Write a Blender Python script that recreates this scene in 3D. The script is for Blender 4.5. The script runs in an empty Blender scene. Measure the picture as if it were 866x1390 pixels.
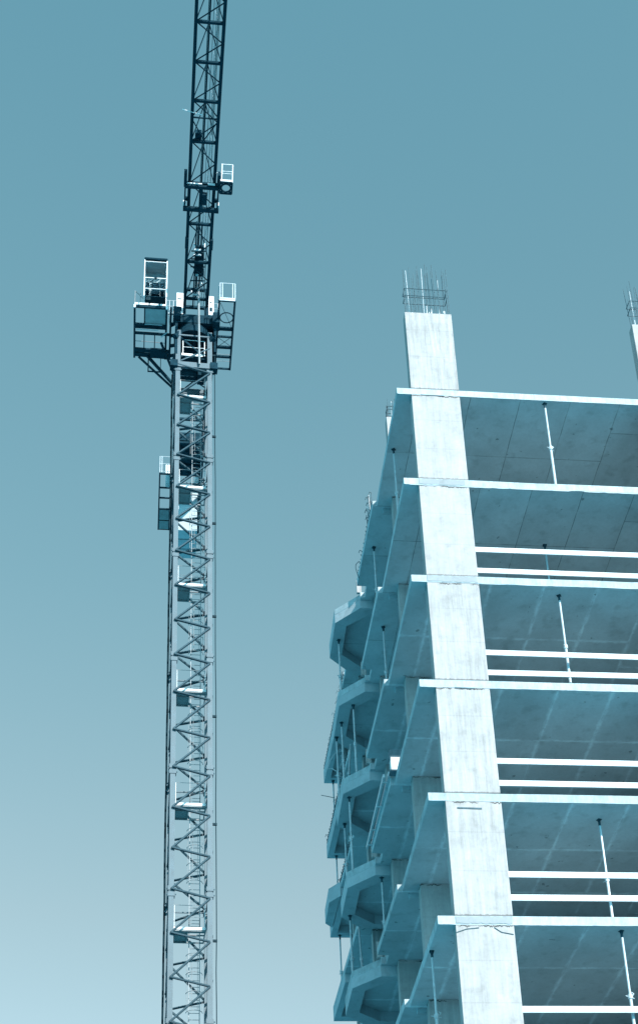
import bpy, math, random
from mathutils import Vector, Matrix
random.seed(7)
R = math.radians
scene = bpy.context.scene
COL = scene.collection

# ------------------------------------------------------------------ helpers
class MB:
    def __init__(s): s.v = []; s.f = []; s.m = []
    def add(s, vs, fs, mi=0):
        b = len(s.v); s.v += [tuple(x) for x in vs]
        s.f += [tuple(b + i for i in f) for f in fs]; s.m += [mi] * len(fs)
    def box(s, x0, x1, y0, y1, z0, z1, mi=0):
        vs = [(x, y, z) for z in (z0, z1) for y in (y0, y1) for x in (x0, x1)]
        s.add(vs, [(0, 2, 3, 1), (4, 5, 7, 6), (0, 1, 5, 4), (2, 6, 7, 3), (0, 4, 6, 2), (1, 3, 7, 5)], mi)
    def frame(s, p, q, up=(0, 0, 1)):
        p = Vector(p); q = Vector(q); d = (q - p).normalized(); up = Vector(up)
        if abs(d.dot(up)) > .98: up = Vector((0, 1, 0))
        a = d.cross(up).normalized(); b = a.cross(d).normalized()
        return p, q, a, b
    def bar(s, p, q, w, h, mi=0, up=(0, 0, 1)):
        p, q, a, b = s.frame(p, q, up); vs = []
        for c in (p, q):
            for i, j in ((-1, -1), (1, -1), (1, 1), (-1, 1)): vs.append(c + a * w / 2 * i + b * h / 2 * j)
        s.add(vs, [(0, 1, 2, 3), (7, 6, 5, 4), (0, 4, 5, 1), (1, 5, 6, 2), (2, 6, 7, 3), (3, 7, 4, 0)], mi)
    def tube(s, p, q, r, n=6, mi=0, r2=None):
        p, q, a, b = s.frame(p, q); r2 = r if r2 is None else r2; vs = []
        for c, rr in ((p, r), (q, r2)):
            for i in range(n):
                t = 2 * math.pi * i / n; vs.append(c + (a * math.cos(t) + b * math.sin(t)) * rr)
        fs = [(i, (i + 1) % n, n + (i + 1) % n, n + i) for i in range(n)] + [tuple(range(n))[::-1], tuple(range(n, 2 * n))]
        s.add(vs, fs, mi)
    def path(s, pts, r, n=5, mi=0):
        for p, q in zip(pts[:-1], pts[1:]): s.tube(p, q, r, n, mi)
    def ring(s, c, rad, r, n=18, axis='z', a0=0, a1=360, mi=0):
        pts = []
        for i in range(n + 1):
            t = R(a0 + (a1 - a0) * i / n); x = rad * math.cos(t); y = rad * math.sin(t)
            pts.append((c[0] + x, c[1] + y, c[2]) if axis == 'z' else (c[0] + x, c[1], c[2] + y))
        s.path(pts, r, 5, mi)
    def prism(s, poly, z0, z1, mi=0):
        n = len(poly); vs = [(x, y, z0) for x, y in poly] + [(x, y, z1) for x, y in poly]
        ar = sum(poly[i][0] * poly[(i + 1) % n][1] - poly[(i + 1) % n][0] * poly[i][1] for i in range(n))
        if ar < 0:
            vs = [(x, y, z0) for x, y in poly[::-1]] + [(x, y, z1) for x, y in poly[::-1]]
        fs = [tuple(range(n))[::-1], tuple(range(n, 2 * n))] + [(i, (i + 1) % n, n + (i + 1) % n, n + i) for i in range(n)]
        s.add(vs, fs, mi)
    def xf(s, M):
        s.v = [tuple(M @ Vector(p)) for p in s.v]; return s
    def build(s, name, mats, parent=None, loc=(0, 0, 0), bevel=0):
        me = bpy.data.meshes.new(name); me.from_pydata(s.v, [], s.f)
        if not isinstance(mats, (list, tuple)): mats = [mats]
        for m in mats: me.materials.append(m)
        me.polygons.foreach_set('material_index', s.m); me.update()
        o = bpy.data.objects.new(name, me); COL.objects.link(o); o.location = loc
        if parent: o.parent = parent
        if bevel:
            b = o.modifiers.new('edge', 'BEVEL'); b.width = bevel; b.segments = 1; b.limit_method = 'ANGLE'
        return o

def empty(name, loc, rz=0):
    o = bpy.data.objects.new(name, None); COL.objects.link(o)
    o.location = loc; o.rotation_euler = (0, 0, rz); o.empty_display_size = .3
    return o
def tag(o, label=None, cat=None, group=None, kind=None):
    if label: o['label'] = label
    if cat: o['category'] = cat
    if group: o['group'] = group
    if kind: o['kind'] = kind
    return o
def copy_tree(o, parent=None):
    c = o.copy(); COL.objects.link(c)
    for k in ('label', 'category', 'group'):
        if k in o.keys(): c[k] = o[k]
    if parent: c.parent = parent
    for ch in list(o.children): copy_tree(ch, c)
    return c

# ------------------------------------------------------------------ materials
class N:
    def __init__(s, name):
        s.m = bpy.data.materials.new(name); s.m.use_nodes = True; s.t = s.m.node_tree
        s.b = s.t.nodes['Principled BSDF']; s.x = 0
    def n(s, ty, **kw):
        nd = s.t.nodes.new(ty)
        for k, v in kw.items(): setattr(nd, k, v)
        return nd
    def l(s, a, b): s.t.links.new(a, b)
    def put(s, sock, v):
        if isinstance(v, bpy.types.NodeSocket): s.l(v, sock)
        else: sock.default_value = v
    def ma(s, op, a, b=0.0, c=0.0):
        nd = s.n('ShaderNodeMath', operation=op); s.put(nd.inputs[0], a); s.put(nd.inputs[1], b); s.put(nd.inputs[2], c)
        return nd.outputs[0]
    def noise(s, vec, scale, detail=4, rough=.55):
        nd = s.n('ShaderNodeTexNoise'); s.l(vec, nd.inputs['Vector']); nd.inputs['Scale'].default_value = scale
        nd.inputs['Detail'].default_value = detail; nd.inputs['Roughness'].default_value = rough
        return nd.outputs['Fac']
    def mp(s, vec, sc=(1, 1, 1), off=(0, 0, 0)):
        nd = s.n('ShaderNodeMapping'); s.l(vec, nd.inputs['Vector']); nd.inputs['Scale'].default_value = sc
        s.put(nd.inputs['Location'], off); return nd.outputs[0]
    def mr(s, v, a, b, c, d):
        nd = s.n('ShaderNodeMapRange'); s.put(nd.inputs['Value'], v)
        for i, x in zip((1, 2, 3, 4), (a, b, c, d)): nd.inputs[i].default_value = x
        return nd.outputs[0]
    def mix(s, fac, a, b, mode='MIX'):
        nd = s.n('ShaderNodeMix', data_type='RGBA', blend_type=mode); s.put(nd.inputs[0], fac)
        s.put(nd.inputs[6], a if isinstance(a, bpy.types.NodeSocket) else (*a, 1)); s.put(nd.inputs[7], b if isinstance(b, bpy.types.NodeSocket) else (*b, 1))
        return nd.outputs[2]
    def bump(s, h, strength, dist=.01):
        nd = s.n('ShaderNodeBump'); s.l(h, nd.inputs['Height']); nd.inputs['Strength'].default_value = strength
        nd.inputs['Distance'].default_value = dist; s.l(nd.outputs[0], s.b.inputs['Normal'])

def simple(name, col, rough=.6, var=.25, scale=6, metal=0, specks=False):
    q = N(name); tc = q.n('ShaderNodeTexCoord').outputs['Object']
    f = q.mr(q.noise(tc, scale, 5), .3, .7, 1 - var, 1 + var)
    f2 = q.mr(q.noise(q.mp(tc, (9, 9, 1.2)), scale, 3), .35, .65, 1 - var * .5, 1 + var * .5)
    g = q.ma('MULTIPLY', f, f2)
    if specks: g = q.ma('MULTIPLY', g, q.mr(q.noise(q.mp(tc, (1, 1, 1.6)), 7, 3, .5), .66, .72, 1, .45))
    cb = q.n('ShaderNodeCombineColor')
    for i in range(3): q.l(q.ma('MULTIPLY', g, col[i]), cb.inputs[i])
    q.l(cb.outputs[0], q.b.inputs['Base Color']); q.b.inputs['Roughness'].default_value = rough
    q.b.inputs['Metallic'].default_value = metal; q.b.inputs['Specular IOR Level'].default_value = 0.08 if max(col) < .1 else .4
    return q.m

CB = (.42, .51, .54)      # concrete base colour, a cool pale grey
def concrete(name, kind='slab', stained=False, base=CB):
    q = N(name); tc = q.n('ShaderNodeTexCoord').outputs['Object']
    sp = q.n('ShaderNodeSeparateXYZ'); q.l(tc, sp.inputs[0]); X, Y, Zc = sp.outputs
    rnd = q.n('ShaderNodeObjectInfo').outputs['Random']
    offs = q.n('ShaderNodeCombineXYZ'); q.l(q.ma('MULTIPLY', rnd, 37.0), offs.inputs[0]); q.l(q.ma('MULTIPLY', rnd, 91.0), offs.inputs[2])
    vo = q.n('ShaderNodeVectorMath', operation='ADD'); q.l(tc, vo.inputs[0]); q.l(offs.outputs[0], vo.inputs[1]); tv = vo.outputs[0]
    cloud = q.mr(q.noise(tv, .9, 5, .6), .3, .7, .90, 1.08)
    fine = q.mr(q.noise(tv, 14, 6, .7), .3, .7, .93, 1.06)
    blot = q.mr(q.noise(tv, 3.2, 3, .5), .55, .72, 1.0, .84)
    g = q.ma('MULTIPLY', q.ma('MULTIPLY', cloud, fine), blot)
    height = q.noise(tv, 30, 6, .7)
    if kind == 'column':
        g = q.ma('MULTIPLY', g, q.mr(q.noise(tv, 2.1, 6, .7), .35, .65, .92, 1.05))
        st = q.mr(q.noise(q.mp(tv, (9, 9, .55)), 1.0, 7, .75), .40, .70, 1.08, .72)
        st = q.ma('ADD', q.ma('MULTIPLY', q.ma('SUBTRACT', st, 1.0), q.ma('ADD', q.ma('MULTIPLY', rnd, .9), .45)), 1.0)
        g = q.ma('MULTIPLY', g, st)
        # faint formwork lift marks
        for zz in (.95, 1.9):
            d = q.ma('ABSOLUTE', q.ma('SUBTRACT', Zc, q.ma('ADD', zz, q.ma('MULTIPLY', rnd, .2))))
            g = q.ma('MULTIPLY', g, q.mr(d, .0, .02, .88, 1.0))
        # ragged cold joint just under each slab and grout lip above it
        jag = q.mr(q.noise(q.mp(tv, (9, 9, .2)), 1.0, 6, .8), .3, .7, -.045, .045)
        d = q.ma('ABSOLUTE', q.ma('SUBTRACT', q.ma('SUBTRACT', Zc, 2.765), jag))
        keep = q.mr(q.noise(q.mp(tv, (3, 3, .2)), 1.0, 2), .42, .55, 0, 1)
        ln = q.ma('MULTIPLY', q.mr(d, .006, .022, .9, 0), keep)
        g = q.ma('MULTIPLY', g, q.ma('SUBTRACT', 1.0, ln))
        jag2 = q.mr(q.noise(q.mp(tv, (12, 12, .2), (5, 0, 0)), 1.0, 6, .8), .3, .7, -.02, .03)
        d = q.ma('SUBTRACT', q.ma('SUBTRACT', Zc, .03), jag2)
        g = q.ma('MULTIPLY', g, q.mr(d, -.01, .012, .5, 1.0))
    if kind == 'slab':
        nz = q.n('ShaderNodeSeparateXYZ'); q.l(q.n('ShaderNodeNewGeometry').outputs['Normal'], nz.inputs[0])
        under = q.mr(nz.outputs[2], -.6, -.5, 1, 0)
        wob = q.mr(q.noise(tv, 1.5, 2), .3, .7, -.006, .006)
        un = q.ma('DIVIDE', q.ma('SUBTRACT', q.ma('ADD', X, wob), .6), 1.3)
        du = q.ma('MULTIPLY', q.ma('ABSOLUTE', q.ma('SUBTRACT', q.ma('FRACT', q.ma('ADD', un, .5)), .5)), 1.3)
        strip = q.ma('FLOOR', un)
        odd = q.ma('MULTIPLY', q.ma('GREATER_THAN', q.ma('FRACT', q.ma('MULTIPLY', strip, .25)), .9) if False else q.ma('GREATER_THAN', strip, 3.5), 1.07)
        vn = q.ma('DIVIDE', q.ma('SUBTRACT', q.ma('ADD', Y, wob), odd), 2.14)
        dv = q.ma('MULTIPLY', q.ma('ABSOLUTE', q.ma('SUBTRACT', q.ma('FRACT', q.ma('ADD', vn, .5)), .5)), 2.14)
        dd = q.ma('MINIMUM', du, dv)
        brk = q.mr(q.noise(tv, 2.2, 3), .36, .55, .35, 1)
        wn = q.n('ShaderNodeTexWhiteNoise', noise_dimensions='3D'); cx = q.n('ShaderNodeCombineXYZ')
        q.l(strip, cx.inputs[0]); q.l(q.ma('FLOOR', vn), cx.inputs[1]); q.l(rnd, cx.inputs[2]); q.l(cx.outputs[0], wn.inputs['Vector'])
        g = q.ma('MULTIPLY', g, q.ma('ADD', q.ma('MULTIPLY', q.mr(wn.outputs['Value'], 0, 1, -.07, .07), under), 1.0))
        bl2 = q.mr(q.noise(q.mp(tv, (1, .6, 1)), .55, 4, .6), .4, .66, 1.05, .88)
        g = q.ma('MULTIPLY', g, q.ma('ADD', q.ma('MULTIPLY', q.ma('SUBTRACT', bl2, 1.0), under), 1.0))
        if stained:
            w = q.mr(q.noise(tv, 4.0, 4), .3, .7, .02, .11)
            lime = q.ma('MULTIPLY', q.ma('MULTIPLY', q.ma('SUBTRACT', 1.0, q.ma('MINIMUM', q.ma('DIVIDE', dd, w), 1.0)), brk), under)
            g = q.ma('MULTIPLY', g, q.ma('ADD', 1.0, q.ma('MULTIPLY', lime, .45)))
            thin = q.mr(dd, .006, .014, .25, 0)
            g = q.ma('MULTIPLY', g, q.ma('SUBTRACT', 1.0, q.ma('MULTIPLY', q.ma('MULTIPLY', thin, under), q.ma('SUBTRACT', 1.0, brk))))
        else:
            line = q.ma('MULTIPLY', q.ma('MULTIPLY', q.mr(dd, .006, .016, .5, 0), under), brk)
            g = q.ma('MULTIPLY', g, q.ma('SUBTRACT', 1.0, line))
        sp2 = q.mr(q.noise(tv, 5.0, 2, .4), .735, .76, 0, .45)
        g = q.ma('MULTIPLY', g, q.ma('SUBTRACT', 1.0, q.ma('MULTIPLY', sp2, under)))
        topm = q.mr(nz.outputs[2], .5, .6, 0, .35)   # unseen slab tops coloured darker to cut light bounced onto the soffits
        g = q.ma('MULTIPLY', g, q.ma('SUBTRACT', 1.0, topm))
        fr = q.ma('SUBTRACT', 1.0, under)
        ed = q.ma('MULTIPLY', q.mr(q.noise(q.mp(tv, (3, 3, 1)), 1.8, 6, .75), .42, .66, 1.05, .74), q.mr(rnd, 0, 1, .86, 1.06))
        g = q.ma('MULTIPLY', g, q.ma('ADD', q.ma('MULTIPLY', q.ma('SUBTRACT', ed, 1.0), fr), 1.0))
    cb = q.n('ShaderNodeCombineColor')
    for i in range(3): q.l(q.ma('MINIMUM', q.ma('MULTIPLY', g, base[i]), .8), cb.inputs[i])
    q.l(cb.outputs[0], q.b.inputs['Base Color']); q.b.inputs['Roughness'].default_value = .9
    q.b.inputs['Specular IOR Level'].default_value = .2
    q.bump(height, .25, .01)
    return q.m

M = {}
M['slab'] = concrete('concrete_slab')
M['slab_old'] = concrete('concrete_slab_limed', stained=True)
M['column'] = concrete('concrete_column', 'column', base=(.395, .39, .388))
M['grout'] = concrete('grout_patch', 'beam', base=(.30, .33, .345))
M['beam'] = concrete('concrete_beam', 'beam', base=(.40, .47, .50))
M['board'] = simple('board_timber', (.66, .72, .74), .8, .12, 3, specks=True)
M['prop'] = simple('galvanised_prop', (.48, .55, .58), .45, .15, 9, .1)
M['prop_dark'] = simple('prop_head_steel', (.03, .07, .09), .6, .3, 9)
M['rebar'] = simple('rebar_steel', (.05, .10, .12), .7, .4, 15)
M['rebar_lit'] = simple('rebar_lit_steel', (.55, .60, .62), .5, .2, 15)  # sunlit look of some bars put into a paler copy of the rebar colour
M['ply'] = simple('formwork_board', (.60, .65, .66), .8, .15, 8)
M['dark_ply'] = simple('formwork_dark_board', (.10, .16, .19), .8, .2, 8)
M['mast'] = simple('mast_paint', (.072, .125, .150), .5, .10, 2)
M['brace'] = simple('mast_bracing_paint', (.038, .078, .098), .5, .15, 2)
M['jib'] = simple('jib_paint', (.005, .030, .045), .8, .25, 2)
M['darkm'] = simple('machinery_dark_paint', (.008, .034, .050), .8, .3, 4)
M['midm'] = simple('panel_blue_grey_paint', (.24, .27, .28), .6, .15, 3)
M['pale_panel'] = simple('pale_panel_paint', (.42, .44, .45), .6, .12, 3)
M['ladder'] = simple('ladder_paint', (.24, .29, .31), .5, .15, 5)
M['galv'] = simple('galvanised_rail', (.50, .57, .60), .45, .12, 5, .1)
M['white'] = simple('white_cabinet_paint', (.78, .80, .80), .45, .06, 3)
M['cable'] = simple('cable_rubber', (.01, .03, .04), .6, .2, 5)
q = N('cab_glass'); q.b.inputs['Base Color'].default_value = (.45, .68, .75, 1); q.b.inputs['Roughness'].default_value = .0
q.b.inputs['Transmission Weight'].default_value = 1; q.b.inputs['IOR'].default_value = 1.25; M['glass'] = q.m
q = N('grating'); tc = q.n('ShaderNodeTexCoord').outputs['Object']; M['grate'] = simple('grating_steel', (.06, .13, .16), .6, .2, 5)

# ground
q = N('site_ground'); tc = q.n('ShaderNodeTexCoord').outputs['Object']
f = q.noise(tc, .05, 8, .6); f2 = q.noise(tc, 1.3, 6, .7)
c = q.mix(q.mr(f, .35, .65, 0, 1), (.05, .29, .385), (.07, .35, .455)); c = q.mix(q.mr(f2, .3, .7, 0, .5), c, (.04, .23, .31))
q.l(c, q.b.inputs['Base Color']); q.b.inputs['Roughness'].default_value = .95; q.bump(f2, .5, .05)
g = MB(); g.add([(-900, -900, 0), (900, -900, 0), (900, 900, 0), (-900, 900, 0)], [(0, 1, 2, 3)])
gr = g.build('ground', q.m, loc=(0, 0, -1.6)); tag(gr, 'bare building site ground around the tower', kind='structure'); 

# ------------------------------------------------------------------ the concrete frame
BX, BY, TH = 1.3165, 30.5898, 0.1423
H = 3.0; Z5 = 15.19
def Z(k): return Z5 + H * (5 - k)
bld = empty('building_frame', (BX, BY, -1.6), TH)
tag(bld, 'unfinished pale concrete tower frame of stacked floor slabs, columns and angular bay balconies', 'building')
G = -1.6                       # the Empty stands on the ground, so heights below are Z - G
UR, VB = 19.4, 18.54
slab_poly = [(0, 0), (UR, 0), (UR, VB), (-.18, VB), (-.05, 11.75), (-.68, 11.08), (-.69, 9.28), (-.01, 8.5), (-.01, 8.38),
             (.12, 8.38), (.12, 7.84), (-.17, 7.84), (-.12, 4.3), (0, 4.3)]
NS = 11
slabs = []
def wobble_front(mb, zt, amp, k):
    """poured edge: the front lower arris is subdivided and chipped a little"""
    rr = random.Random(k); n = 60; xs = [UR * i / n for i in range(n + 1)]
    vs = []; fs = []
    for i, x in enumerate(xs):
        dz = rr.uniform(-amp, amp * .3); vs += [(x, 0, zt), (x, 0, zt - .2 + (dz if 0 < i < n else 0))]
for k in range(NS):
    zt = Z(k) - G
    mb = MB(); rr = random.Random(k * 3 + 1)
    # polygon with the long front edge broken into short, slightly uneven lengths (hand-set formwork)
    pts = [(0, 0)]; x = 0
    amp = {0: .004, 1: .012, 2: .010, 3: .005}.get(k, .007)
    while x < UR - 1.2:
        x += rr.uniform(.5, 1.3)
        if x < UR - .5: pts.append((x, rr.uniform(-amp, amp)))
    mb.prism(pts + slab_poly[1:], zt - .2, zt)
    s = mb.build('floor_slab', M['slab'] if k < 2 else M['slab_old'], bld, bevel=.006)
    slabs.append(s)
    # downstand beams: round the bay, across at its two ends, and round the far corner
    bb = MB(); z0, z1 = zt - .5, zt - .201
    outer = [(-.01, 8.5), (-.69, 9.28), (-.68, 11.08), (-.05, 11.75)]
    inner = [(.33, 8.80), (-.33, 9.42), (-.32, 10.88), (.33, 11.50)]
    for i in range(3): bb.prism([outer[i], outer[i + 1], inner[i + 1], inner[i]], z0, z1)
    bb.prism([(-.01, 8.5), (.33, 8.80), (6, 8.80), (6, 8.5)], z0, z1)
    bb.prism([(-.05, 11.75), (.33, 11.50), (6, 11.50), (6, 11.75)], z0, z1)
    bb.build('bay_beam', M['beam'], bld, bevel=.004)
    if k == 2:   # a shallow bay beyond the main one
        sb = MB(); sb.prism([(-.13, 15.5), (-.46, 16.0), (-.44, 17.5), (-.19, 17.8)], zt - .5, zt)
        sb.build('shallow_bay', M['beam'], bld, bevel=.004)
    fb = MB()
    fb.prism([(-.12, 15.5), (-.18, VB), (6, VB), (6, 18.17), (.03, 18.17), (.08, 15.5)], z0, z1)
    fb.prism([(.08, 15.5), (.09, 15.9), (6, 15.9), (6, 15.5)], z0, z1)
    fb.build('corner_beam', M['beam'], bld, bevel=.004)
    # upstand at the start of the bay
    up = MB(); up.box(-.10, .04, 8.392, 8.49, zt + .001, zt + .46); up.build('bay_upstand', M['column'], bld, bevel=.004)
    # little downstand at the first set-back
    ld = MB(); ld.box(.18, .40, 4.36, 4.5, zt - .32, zt - .201); ld.build('setback_nib', M['beam'], bld)

# columns
def column(u0, u1, v0, v1, k, top=None, cage=0, nb=22, seed=0):
    """from slab k (below) up to slab k-1 (above); k = 0 stands on the roof slab"""
    zb = Z(k) - G; h = 2.8 if k > 0 else 2.74
    mb = MB(); e = .002
    mb.box(0, u1 - u0, 0, v1 - v0, 0 if 1 else 0, h - e)
    c = mb.build('column', M['column'], bld, (u0, v0, zb), bevel=.006)
    if cage:
        rr = random.Random(seed); cg = MB(); w = u1 - u0; d = v1 - v0
        n = nb
        for i in range(n):
            x = .05 + (w - .1) * (i // 2) / (n // 2 - 1); y = .05 if i % 2 else d - .05
            hh = rr.uniform(1.45, 1.95) * cage; lx = rr.uniform(-.05, .04); ly = rr.uniform(-.04, .04)
            cg.tube((x, y, -.05), (x + lx, y + ly, hh), .0072, 5, 1 if i % 7 == 2 else 0)
        for i in range(9):
            x = rr.uniform(.08, w - .1); y = rr.uniform(.05, d - .05)
            cg.tube((x, y, 0), (x + rr.uniform(-.02, .02), y, rr.uniform(.10, .36)), .012, 5, 1)
        for zz, ov in ((.62 * cage, .0), (.88 * cage, .0)):
            loop = [(-ov + .02, -ov, zz), (w + ov - .09, -ov, zz - .01), (w + ov - .09, d + ov, zz), (-ov + .02, d + ov, zz + .01), (-ov + .02, -ov, zz)]
            cg.path(loop, .011, 5, 0)
        for x in (.0, .17, .30, w - .32, w - .1): cg.tube((x, -.02, 0), (x - .02, -.04, .88 * cage), .008, 5, 0)
        cg.xf(Matrix.Translation((.02, 0, h)))
        cg.build('rebar_cage', [M['rebar'], M['rebar_lit']], c)
    return c
for k in range(NS):
    for ci, u0 in enumerate((.37, 6.50, 12.63, 17.9)):
        w = 1.24
        for ri, v0 in enumerate((.004, 3.86, 8.88, 12.4, 16.7)):
            if k == 0 and ri > 1: continue
            if ri in (2,):
                if ci: column(u0, u0 + w, v0, v0 + .3, k, cage=((1 if ri == 0 else (.45 if ci == 0 and ri == 1 else 0)) if k == 0 else 0), seed=ci * 7 + ri + 3)
                continue
            column(u0, u0 + w, v0, v0 + .3, k, cage=((1 if ri == 0 else (.45 if ci == 0 and ri == 1 else 0)) if k == 0 else 0), seed=ci * 7 + ri)
    if k > 0:
        column(.40, 1.5, 8.12, 8.42, k)

for k in range(1, NS):
    zb = Z(k) - G
    mb = MB(); mb.box(2.1, 2.3, 6.2, 18.0, zb + .002, zb + 2.798)
    mb.build('light_block_wall', M['beam'], bld)  # unseen wall added on each floor to block light behind the bays

# ragged fins of grout hanging from some slab edges, and the marks on the corner column
for k, amp in ((1, .030), (2, .016), (3, .012), (4, .010), (5, .014), (0, .008)):
    rr = random.Random(40 + k); zb = Z(k) - G - .2; mb = MB(); x = .02; top = []; h = .006
    while x < 9.5:
        top.append((x, h)); x += rr.uniform(.03, .16); h = max(.004, min(amp, h + rr.uniform(-amp * .5, amp * .5)))
    n = len(top); vs = []
    for yy in (-.0035, .016):
        vs += [(a_, yy, zb + .012) for a_, _ in top] + [(a_, yy, zb - b_) for a_, b_ in top]
    fs = []
    for i in range(n - 1):
        fs += [(i, n + i, n + i + 1, i + 1), (2 * n + i, 2 * n + i + 1, 3 * n + i + 1, 3 * n + i), (n + i, 3 * n + i, 3 * n + i + 1, n + i + 1)]
    mb.add(vs, fs); mb.build('grout_fin', M['beam'], bld)
for k, mt in ((1, 'grout'), (2, 'grout'), (5, 'grout')):   # rough grout smeared over the slab edge where the column passes
    rr = random.Random(70 + k); zb = Z(k) - G; pa = []; pb = []; x = .38
    while x < 1.60:
        pa.append((x, zb - .004 - rr.uniform(0, .03))); pb.append((x, zb - .196 + rr.uniform(0, .03))); x += rr.uniform(.03, .09)
    n = len(pa); mb = MB()
    vs = [(a_, yy, b_) for yy in (-.0135, .012) for pp in (pa, pb) for a_, b_ in pp]
    fs = [(i, n + i, n + i + 1, i + 1) for i in range(n - 1)] + [(i, i + 1, 2 * n + i + 1, 2 * n + i) for i in range(n - 1)]
    fs += [(n + i, 3 * n + i, 3 * n + i + 1, n + i + 1) for i in range(n - 1)] + [(0, 2 * n, 3 * n, n), (n - 1, 2 * n - 1, 4 * n - 1, 3 * n - 1)]
    mb.add(vs, fs); mb.build('grout_patch', M[mt], bld)
for (ua, ub, za, zb_, hh) in ((.62, 1.16, Z(4) - .38, Z(4) - .39, .035), (.80, 1.26, Z(3) - .215, Z(3) - .222, .03), (.60, 1.2, Z(0) - .212, Z(0) - .214, .018)):
    mb = MB(); mb.bar((ua, -.002, za - G), (ub, -.002, zb_ - G), .012, hh); mb.build('open_joint', M['rebar'], bld)
for pts in ([(.38, -.39), (.60, -.31), (.86, -.28)], [(1.18, -.27), (1.33, -.38), (1.58, -.43)]):
    mb = MB(); mb.path([(a_, -.001, Z(5) + b_ - G) for a_, b_ in pts], .011, 5); mb.build('crack', M['rebar'], bld)

# starter bars along the roof and stepped edges
def starters(k, pts, n, hmin, hmax, name='starter_bars', seed=1):
    rr = random.Random(seed); zt = Z(k) - G
    for i in range(n):
        mb = MB(); t = rr.random(); seg = rr.randrange(len(pts) - 1)
        a = Vector((*pts[seg], 0)); b = Vector((*pts[seg + 1], 0)); p = a.lerp(b, t)
        h = rr.uniform(hmin, hmax); q_ = (p.x + rr.uniform(-.05, .03), p.y + rr.uniform(-.06, .06), zt + h)
        mb.tube((p.x, p.y, zt - .03), q_, .010, 5, rr.choice((0, 0, 1)))
        if rr.random() < .35:
            mb.path([q_, (q_[0] - .05, q_[1], q_[2] + .03), (q_[0] - .08, q_[1] + .02, q_[2] - .06)], .009, 5, 0)
        mb.build('starter_bar', [M['rebar'], M['rebar_lit']], slabs[k])
    a = Vector((*pts[0], zt)); b = Vector((*pts[-1], zt)); mb = MB()
    mb.tube((a.x - .02, a.y, zt + .01), (b.x - .02, b.y, zt + .01), .012, 5)
    for s_ in range(int((b - a).length / .18)):
        t = s_ * .18 / (b - a).length; p = a.lerp(b, t)
        mb.tube((p.x - .005, p.y, zt - .06), (p.x - .03 - rr.random() * .02, p.y + .02, zt + rr.uniform(.02, .07)), .012, 4, 0)
    mb.build('edge_tie', [M['rebar'], M['rebar_lit']], slabs[k])
starters(0, [(-.10, 4.35), (-.13, 7.8)], 10, .05, .16, seed=3)
starters(0, [(-.10, 4.45), (-.10, 5.6)], 16, .35, .75, seed=5)
starters(0, [(-.07, 12.6), (-.16, 18.4)], 16, .05, .16, seed=4)
starters(1, [(-.07, 12.6), (-.16, 18.4)], 16, .05, .16, seed=6)
starters(2, [(-.07, 12.6), (-.16, 18.4)], 16, .05, .16, seed=8)

# ------------------------------------------------------------------ safety boards between the columns
def bw(u, v, z): # building coordinates -> world
    c, s = math.cos(TH), math.sin(TH)
    return (BX + u * c - v * s, BY + u * s + v * c, z)
where = {1: 'second', 2: 'third', 3: 'fourth', 4: 'fifth', 5: 'sixth', 6: 'seventh'}
bm = MB(); bm.box(0, 4.884, 0, .03, 0, .14)
brd = None
for k, (lo, hi) in {2: (.235, .84), 3: (.235, .80), 4: (.265, .84), 5: (.42, .98), 6: (.25, .85)}.items():
    for nm, zz in (('lower', lo), ('upper', hi)):
        if brd is None:
            brd = bm.build('guard_board', M['board']); o = brd
        else: o = copy_tree(brd)
        o.location = bw(1.613, .09 if nm == 'upper' else (.13 if k == 2 else .09), Z(k) + zz); o.rotation_euler = (0, R({(2, 'lower'): .12, (3, 'upper'): .25, (3, 'lower'): -.15, (4, 'upper'): .1, (5, 'lower'): -.12}.get((k, nm), 0)), TH)
        tag(o, f'{nm} white guard board above the {where[k]} slab from the top, right of the corner column', 'guard board', 'guard boards nailed across the open floors')
# second board run, right of the next column (outside the frame)
# ------------------------------------------------------------------ steel props
def make_prop(h):
    root = empty('steel_prop', (0, 0, 0))
    a = MB(); a.box(-.07, .07, -.07, .07, 0, .008); a.build('base_plate', M['prop_dark'], root)
    a = MB(); a.tube((0, 0, .008), (0, 0, h * .46), .034, 10); a.build('outer_tube', M['prop'], root)
    a = MB(); a.tube((0, 0, h * .46), (0, 0, h - .16), .026, 10); a.build('inner_tube', M['prop'], root)
    a = MB(); a.tube((0, 0, h * .46 - .06), (0, 0, h * .46 + .04), .052, 10); a.tube((-.11, 0, h * .46), (.11, .02, h * .46 - .03), .011, 5)
    a.path([(.05, 0, h * .46), (.10, 0, h * .46 + .07), (.05, .02, h * .46 + .11)], .008, 5); a.build('collar', M['prop'], root)
    a = MB(); a.tube((0, 0, h - .16), (0, 0, h - .010), .028, 8)
    a.box(-.05, .05, -.05, .05, h - .010, h - .002)
    for sx in (-1, 1): a.bar((sx * .045, 0, h - .012), (sx * .02, 0, h - .07), .010, .02)
    a.build('head_plate', M['prop_dark'], root)
    return root
protos = {}
def prop(u, v, k, label, h=2.8, group='steel props between the floor slabs', rz=0, lean=(0, 0)):
    if h not in protos: protos[h] = make_prop(h); o = protos[h]
    else: o = copy_tree(protos[h])
    o.location = bw(u, v, Z(k + 1)); o.rotation_euler = (R(lean[0]), R(lean[1]), TH + rz)
    tag(o, label, 'prop', group); return o
prop(3.84, .12, 0, 'sunlit steel prop under the top slab, right of the corner column', rz=.4)
prop(3.95, 2.1, 1, 'dark shaded steel prop half hidden behind the topmost pair of white guard boards')
prop(3.62, .36, 2, 'sunlit steel prop crossing the guard boards above the fourth slab from the top', rz=1)
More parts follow.
